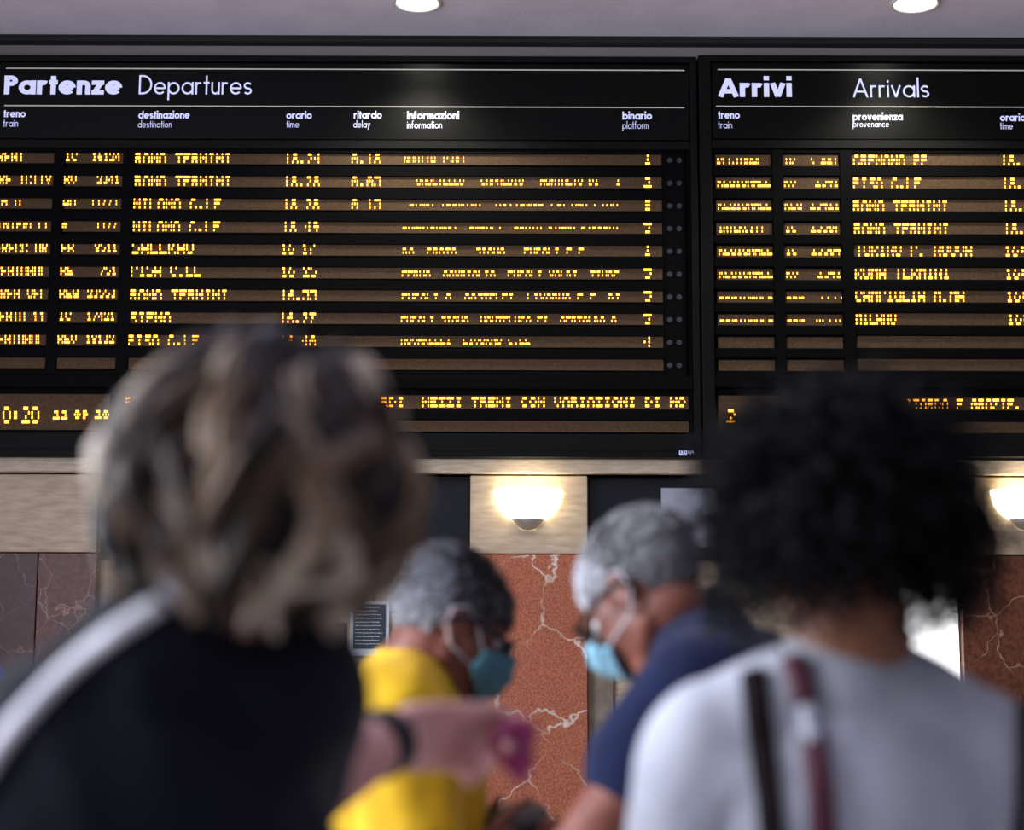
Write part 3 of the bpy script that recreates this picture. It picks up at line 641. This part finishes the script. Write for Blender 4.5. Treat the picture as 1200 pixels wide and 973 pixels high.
def wavy_bob(root, m, H, shell, centre, clumps, seed, per=12, endel=-55, waves=2.6, amp=.012, srad=.0036, crad=.013):
    """loose wavy clumps that start near the crown and fall over a rounded shell; azimuth 0 is the face"""
    rr = random.Random(seed); mb = MB(); M = H.to_3x3(); C = Vector(centre)
    V, Fc = sph(3); b0 = len(mb.v)
    for p in V:
        kk = .84*(1-.18*max(0, p.z)); q = C + Vector((p.x*shell[0]*kk, p.y*shell[1]*kk, p.z*shell[2]*.84))
        if q.y > .045 and q.z < .07: q.y = .045-(q.y-.045)*.2
        mb.v.append(tuple(H @ q)); mb.t.append(.16)
    mb.f += [tuple(b0+i for i in f) for f in Fc]
    for ci in range(clumps):
        az = rr.uniform(0, 2*PI); da = abs((az+PI) % (2*PI)-PI)
        e0 = math.radians(rr.choice((80, 74, 66, 55, 40, 20)) + rr.uniform(-10, 10)); e1 = math.radians((15 if da < .8 else endel)+rr.uniform(-14, 12))
        if e1 > e0-.35: e1 = e0-.5
        if da < .9 and e1 < 0: e1 = .15
        tone = rr.choice((.04, .1, .2, .35, .5, .65, .8, .95)); tph = rr.uniform(0, 6.28); wph = rr.uniform(0, 6.28); wv = rr.uniform(.7, 1.3)*waves; am = amp*rr.uniform(.6, 1.6); lift = rr.uniform(.86, 1.06); tw = rr.uniform(-1.2, 1.2); drift = rr.uniform(-.35, .35)
        for k in range(per):
            jt = rr.uniform(-.1, .1); o = rr.uniform(0, 6.28); orad = crad*math.sqrt(rr.random()); pts = []; n = 13
            for i in range(n):
                u = i/(n-1); el = e0+(e1-e0)*u; a2 = az + drift*u; d = sdir(a2, el); lf = lift*(1+.05*math.sin(u*wv*4.5+wph))
                kk = 1-.18*max(0, d.z); p = C + Vector((d.x*shell[0]*kk, d.y*shell[1]*kk, d.z*shell[2]))*lf
                side = Vector((math.cos(a2), -math.sin(a2), 0)); dn = sdir(a2, el-PI/2)
                flare = .35+.65*math.sin(PI*min(1, u*1.1+.1))
                p = p + side*(am*math.sin(u*wv*PI+wph)) + side*(orad*math.cos(o+tw*u*3)*flare) + d*(orad*.7*math.sin(o+tw*u*3)*flare)
                pts.append(H @ p)
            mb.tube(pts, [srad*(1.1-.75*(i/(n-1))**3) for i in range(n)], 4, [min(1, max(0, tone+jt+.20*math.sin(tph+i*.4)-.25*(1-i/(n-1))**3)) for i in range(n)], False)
    return hair_part(mb, m, root)
def ringlets(root, m, H, shell, centre, count, seed, length=.075, curl=.010, srad=.0026):
    rr = random.Random(seed); mb = MB(); C = Vector(centre); V, Fc = sph(3); b0 = len(mb.v)
    for p in V:
        q = C + Vector((p.x*shell[0]*.86, p.y*shell[1]*.86, max(p.z, -.72)*shell[2]*.86))
        if q.y > .05 and q.z < .06: q.y = .05
        mb.v.append(tuple(H @ q)); mb.t.append(.1)
    mb.f += [tuple(b0+i for i in f) for f in Fc]
    n = 0
    while n < count:
        z = rr.uniform(-.68, 1); a = rr.uniform(0, 2*PI); q = math.sqrt(1-z*z); d = Vector((q*math.sin(a), q*math.cos(a), z))
        if d.y > .45 and d.z < .45: continue
        n += 1
        p0 = C + Vector((d.x*shell[0], d.y*shell[1], d.z*shell[2]))*rr.uniform(.74, .96)
        g = (d*rr.uniform(.25, .95) + Vector((rr.uniform(-.6, .6), rr.uniform(-.6, .6), rr.uniform(-1.0, .15)))).normalized()
        u0 = g.orthogonal().normalized(); v0 = g.cross(u0); L = length*rr.uniform(.5, 1.15); cr = curl*rr.uniform(.6, 1.3); turns = rr.uniform(1.6, 3.4)*rr.choice((-1, 1)); ph = rr.uniform(0, 6.28); N = 15; pts = []
        for i in range(N):
            u = i/(N-1); an = ph+turns*2*PI*u; rdl = cr*(.4+.6*u)
            pts.append(H @ (p0 + g*(L*u) + Vector((0, 0, -.25*L*u*u)) + u0*(rdl*math.cos(an)) + v0*(rdl*math.sin(an))))
        mb.tube(pts, [srad*(1-.5*u/(N-1)) for u in range(N)], 4, rr.random(), False)
    return hair_part(mb, m, root)
# ---------------------------------------------------------------- things worn
def glasses(H, label, m, lens=True, drop=0, size=1.0):
    t = thing('spectacles', H @ Vector((0, .11, 0)), label, 'glasses'); P = lambda x, y, z: H @ Vector((x, y+.002, z+drop))
    f = MB()
    for q in (-1, 1):
        ring = [P(.033*q+.026*size*math.cos(a), .112-.010*abs(math.cos(a))*(1 if math.cos(a)*q > 0 else 0), .006+.020*size*math.sin(a)) for a in [2*PI*i/20 for i in range(21)]]
        f.tube(ring, .0042, 6)
    f.tube([P(-.008, .114, .010), P(0, .117, .013), P(.008, .114, .010)], .0026, 6)
    local(f.build('rim', m, t, True), t)
    for q in (-1, 1):
        local(MB().tube([P(.060*q, .104, .010), P(.080*q, .098, .012), P(.090*q, .05, .014), P(.092*q, .006, .018), P(.094*q, -.022, .010), P(.093*q, -.036, -.012)], [.006, .006, .005, .0045, .004, .003], 7).build('temple', m, t, True), t)
        local(MB().quad(*[P(.033*q+.024*size*math.cos(a), .110, .006+.0185*size*math.sin(a)) for a in [2*PI*i/20 for i in range(20)]]).build('lens', 'lens_glass', t), t)
    return t
def face_mask(H, label, m, drop=0.0, chin=0.0, wide=60):
    t = thing('face_mask', H @ Vector((0, .1, -.06)), label, 'face mask'); mb = MB(); NU, NV = 20, 14
    for iv in range(NV+1):
        v = iv/NV
        for iu in range(NU+1):
            a = math.radians(-wide+2*wide*iu/NU); mid = math.cos(a); cw = math.cos(math.radians(wide)); mm = (mid-cw)/(1-cw)
            z = .008+drop-(.118+chin)*v*(.5+.5*mm) - .026*(1-mm)*(1-v)
            bulge = math.sin(PI*min(1, v*.9+.12))
            R0 = .077+.012*bulge
            p = Vector((R0*math.sin(a)*1.02, .028+(R0+.022*max(0, mid)+.012*bulge*max(0, mid))*mid-.020*v*v*mid, z))
            p += Vector((math.sin(a), mid, 0))*(.0025*math.sin(v*PI*7))
            mb.v.append(tuple(H @ p))
    for iv in range(NV):
        for iu in range(NU): b = iv*(NU+1)+iu; mb.f.append((b, b+1, b+NU+2, b+NU+1))
    o = local(mb.build('pleated_panel', m, t, True), t); sd = o.modifiers.new('thick', 'SOLIDIFY'); sd.thickness = .002
    for q in (-1, 1):
        e0 = Vector(mb.v[NU if q > 0 else 0]); e1 = Vector(mb.v[NV*(NU+1)+(NU if q > 0 else 0)]); P = lambda x, y, z: H @ Vector((x, y, z))
        local(MB().tube([e0, P(.082*q, .02, .022), P(.090*q, -.006, .036), P(.094*q, -.032, .022), P(.092*q, -.032, -.010), P(.085*q, -.005, -.038), e1], .0016, 6).build('ear_loop', 'loop_white', t, True), t)
    return t
def surf(ob, pts, off=.004):
    """points of a strap lying on the near surface of a garment, found along the lines of sight to its middle line"""
    mw = Matrix.Identity(4); bvh = BVHTree.FromPolygons([v.co.copy() for v in ob.data.vertices], [tuple(p.vertices) for p in ob.data.polygons])
    out = []
    for (px, py) in pts:
        d = ray(px, py).normalized(); h = bvh.ray_cast(CAM, d)
        if h[0] is not None: out.append((h[0]+h[1]*off, h[1]))
    return out
def ribbon(pn, width, thick=.003):
    mb = MB(); n = len(pn)
    for i, (p, nm) in enumerate(pn):
        t = (pn[min(i+1, n-1)][0]-pn[max(i-1, 0)][0]).normalized(); s = t.cross(nm).normalized(); w = width[i] if isinstance(width, list) else width
        nm = s.cross(t)
        for sx, nz in ((-1, 0), (-.8, 1), (.8, 1), (1, 0), (.8, -1), (-.8, -1)): mb.v.append(tuple(p + s*(sx*w/2) + nm*(nz*thick)))
    for i in range(n-1):
        for k in range(6): k2 = (k+1) % 6; mb.f.append((i*6+k, i*6+k2, (i+1)*6+k2, (i+1)*6+k))
    mb.f += [tuple(range(5, -1, -1)), tuple((n-1)*6+k for k in range(6))]
    return mb
def spline(pts, n=6):
    P = [Vector((p[0], p[1], 0)) for p in pts]; out = []
    for i in range(len(P)-1):
        a, b, c, d = P[max(i-1, 0)], P[i], P[i+1], P[min(i+2, len(P)-1)]
        for k in range(n):
            u = k/n; q = .5*((2*b)+(c-a)*u+(2*a-5*b+4*c-d)*u*u+(3*b-a-3*c+d)*u**3); out.append((q.x, q.y))
    out.append((P[-1].x, P[-1].y)); return out

# ---------------------------------------------------------------- woman with blonde curls, nearest on the left
YL = 1.5
HL = headmat(at(321, 602, YL), 42, 10, 3, .98)
sl, sr = at(-52, 952, YL-.03), at(313, 814, YL+.02); hipL = Vector((at(170, 900, YL).x, YL+.02, .90))
wr = at(455, 868, 1.95); er = at(310, 952, 1.76)
lw, lshirt, lbody = person('woman with wavy blonde hair in dark navy top, back turned, hand raised', HL, at(256, 722, YL-.005), sl, sr,
    at(-90, 1260, YL-.02), er, at(-40, 1500, YL+.12), wr, hipL, 25, 'skin_light', 'navy_cloth', sleeve=.66, voxel=.006,
    hands={1: dict(d=at(590, 862, 2.06)-wr, side=Vector((0, -.35, .9)), curls=[.45, .75, .95, 1.0], thumb=.16)}, infl=.018, folds=.012, seed=3, chest=(.165, .12), scale_sleeve=1.12)
wavy_bob(lw, 'hair_blonde', HL, (.123, .127, .134), (0, -.020, .012), 125, 8, per=17, endel=-50, waves=3.0, amp=.021, srad=.0036, crad=.017)
wd = (wr-er).normalized()
bnd = MB(); c0 = wr-wd*.012; u = wd.orthogonal().normalized(); q = wd.cross(u)
bnd.tube([c0+wd*k for k in (-.016, -.014, 0, .014, .016)], [.030, .036, .037, .036, .030], 24)
tag(bnd.build('wristband', 'wrist_black', None, True), 'black wristband on the raised forearm in front of the yellow shirt', 'wristband')
pc = at(601, 864, 1.992); b = Blob(); Mx = frame((1, .2, .3), (0, 1, 0)); b.ell(pc, (.028, .020, .022), Mx); b.ell(pc+Vector((.004, 0, -.020)), (.020, .016, .026), Mx); b.ell(pc+Vector((.006, 0, -.036)), (.010, .010, .016), Mx)
tag(b.build('pouch', 'magenta', None, .004, 3), 'small magenta pouch held in the raised hand', 'pouch')
pn = surf(lshirt, spline([(-60, 985), (-25, 922), (0, 880), (40, 832), (85, 786), (130, 750), (170, 724), (205, 703)]), .006)
bag = thing('shoulder_bag', (pn[0][0].x, pn[0][0].y, .8), 'white strap of a shoulder bag across the navy top', 'bag')
local(ribbon(pn, .017, .004).build('strap', 'strap_white', bag, True), bag)
pn2 = surf(lshirt, spline([(212, 696), (240, 697), (268, 704), (292, 716)]), .005)
if len(pn2) > 2: local(ribbon(pn2, .022, .003).build('strap', 'frosted_glass', bag, True), bag)
kn = at(216, 702, YL); h = surf(lshirt, [(214, 696)], .008); kn = h[0][0] if h else kn
b = Blob(); b.ell(kn, (.017, .012, .019)); b.ell(kn+Vector((-.004, -.002, .012)), (.012, .010, .012)); local(b.build('knot', 'strap_white', bag, .004, 3), bag)
bp_ = pn[0][0]; lowp = Vector((-.52, YL-.05, .86)); b = Blob(); b.ell(lowp, (.05, .13, .12)); b.ell(lowp+Vector((0, 0, -.05)), (.055, .14, .08)); local(b.build('bag_body', 'strap_white', bag, .01, 4), bag)
local(MB().tube([bp_, bp_.lerp(lowp, .5)+Vector((-.05, -.02, .05)), lowp+Vector((0, 0, .1))], .008, 8).build('strap', 'strap_white', bag, True), bag)

# ---------------------------------------------------------------- woman with dark curls, right
YR2 = 1.9
HR = headmat(at(980, 622, YR2), -8, 4, 0, .97)
rw, rshirt, rbody = person('woman with big dark curly hair in white top, back turned', HR, at(1000, 778, YR2-.01), at(832, 884, YR2), at(1142, 886, YR2),
    at(770, 1190, YR2-.02), at(1225, 1180, YR2-.02), at(800, 1400, YR2+.15), at(1190, 1400, YR2+.15), Vector((at(1000, 900, YR2).x, YR2, .90)), -6, 'skin_brown', 'white_cloth',
    sleeve=.9, infl=.016, folds=.008, seed=9, chest=(.155, .112), neckr=.060)
ringlets(rw, 'hair_dark', HR, (.134, .136, .132), (0, -.02, .024), 1500, 21)
pn = surf(rshirt, spline([(884, 790), (888, 830), (894, 880), (902, 930), (908, 990), (912, 1040)]), .006)
tote = thing('tote_bag', (pn[0][0].x, YR2-.1, .75), 'dark brown straps of a bag over the white top', 'bag')
local(ribbon(pn, .028, .004).build('strap', 'strap_brown', tote, True), tote)
pn = surf(rshirt, spline([(1196, 830), (1197, 880), (1196, 940), (1192, 1000)]), .006)
if len(pn) > 2: local(ribbon(pn, .016, .003).build('strap', 'strap_brown', tote, True), tote)
pn = surf(rshirt, spline([(930, 775), (940, 806), (950, 850), (958, 900), (964, 960), (968, 1040)]), .007)
for a, b_, m in ((0, int(len(pn)*.3), 'tape_burgundy'), (int(len(pn)*.3), int(len(pn)*.5), 'white_cloth'), (int(len(pn)*.48), len(pn), 'tape_burgundy')):
    local(ribbon(pn[a:b_+1], .027 if m != 'white_cloth' else .018, .003).build('woven_tape', m, tote, True), tote)
tb = Vector((at(940, 1200, YR2-.17).x, YR2-.19, .80)); b = Blob(); b.ell(tb, (.13, .05, .14)); b.ell(tb+Vector((0, 0, -.06)), (.14, .055, .10)); local(b.build('bag_body', 'strap_brown', tote, .01, 4), tote)
local(MB().tube([pn[-1][0], pn[-1][0]+Vector((0, -.03, -.12)), tb+Vector((0, 0, .12))], .009, 8).build('strap', 'strap_brown', tote, True), tote)

# ---------------------------------------------------------------- person in yellow, facing right
YY = 2.95
HY = headmat(at(526, 736, YY), 72, 26, 0, .90)
ws = at(560, 1010, YY-.05)
yp, yshirt, ybody = person('person in yellow shirt with short grey hair, mask and glasses, facing right', HY, at(478, 792, YY), at(482, 838, YY+.17), at(468, 842, YY-.15),
    at(500, 1045, YY+.2), at(490, 1040, YY-.19), at(566, 1012, YY+.12), at(560, 1012, YY-.10), Vector((at(480, 1000, YY).x, YY, .92)), 78, 'skin_ruddy', 'yellow_cloth',
    sleeve=.75, infl=.018, folds=.016, seed=17, chest=(.16, .118), belly=.135, scale_sleeve=1.12, neckr=.058)
ytone = lambda p: .30 + (.45 if p.y < -.03 else 0) - (.15 if p.z > .1 else 0)  # back of the head paler: daylight from the left put into the tone
short_hair(yp, 'hair_grey', HY, basic_line, 5200, lambda p: .034 if p.z > .06 else .022, 31, ytone, .65)
face_mask(HY, 'teal blue pleated face mask on the person in yellow', 'mask_teal', wide=74)
glasses(HY, 'dark blue rimmed spectacles worn above the teal mask', 'spectacle_black')
wl_ = at(604, 962, YY); b = Blob(); Mx = frame((1, 0, .15), (0, 1, .3)); b.ell(wl_, (.050, .06, .022), Mx); b.ell(wl_+Vector((.02, 0, .006)), (.036, .05, .016), Mx); b.ell(wl_+Vector((-.02, 0, -.02)), (.04, .05, .03), Mx)
tag(b.build('wallet', 'leather_dark', None, .005, 2), 'dark brown wallet held between the two grey haired people', 'wallet')

# ---------------------------------------------------------------- man in navy polo, facing left
YN = 2.65
HN = headmat(at(757, 700, YN), -52, 40, 0, .90)
def collar_n(b):
    b.cap(at(800, 728, YN-.04), .03, at(842, 708, YN-.02), .03)
nm, nshirt, nbody = person('white haired man in navy polo shirt, head bowed, facing left', HN, at(808, 738, YN), at(826, 812, YN-.16), at(880, 800, YN+.17),
    at(676, 1010, YN-.20), at(750, 1010, YN+.2), at(640, 1110, YN-.25), at(680, 1110, YN-.02), Vector((at(880, 1000, YN).x, YN, .92)), -76, 'skin_ruddy', 'polo_blue',
    sleeve=.44, infl=.018, folds=.007, seed=23, chest=(.165, .125), belly=.14, arm=1.12, scale_sleeve=1.14, collar=collar_n, trousers='trouser_beige')
short_hair(nm, 'hair_white', HN, basic_line, 5200, lambda p: .030 if p.z > .06 else .020, 37, lambda p: .8 if p.y > -.0 else .32, .5)  # front strands paler, the window side's light painted into their tone
face_mask(HN, 'light blue face mask on the bowed white haired man', 'mask_blue', wide=50, chin=-.022)
glasses(HN, 'brown rimmed spectacles on the bowed white haired man', 'spectacle_brown')

# ---------------------------------------------------------------- bystander in blue, only a shoulder in view at the left edge
YBs = 3.2
HB = headmat(at(-190, 700, YBs), 20, 0, 0, .96)
bp2, bshirt, bbody = person('person in bright blue shirt, only a shoulder showing at the left edge', HB, at(-180, 790, YBs), at(-290, 825, YBs), at(-34, 818, YBs),
    at(-330, 1030, YBs), at(-36, 1030, YBs), at(-320, 1180, YBs+.08), at(-40, 1180, YBs+.08), Vector((at(-180, 900, YBs).x, YBs, .92)), 10, 'skin_light', 'blue_cloth', voxel=.01, sleeve=.7)
short_hair(bp2, 'hair_brown', HB, basic_line, 2500, lambda p: .03, 41)
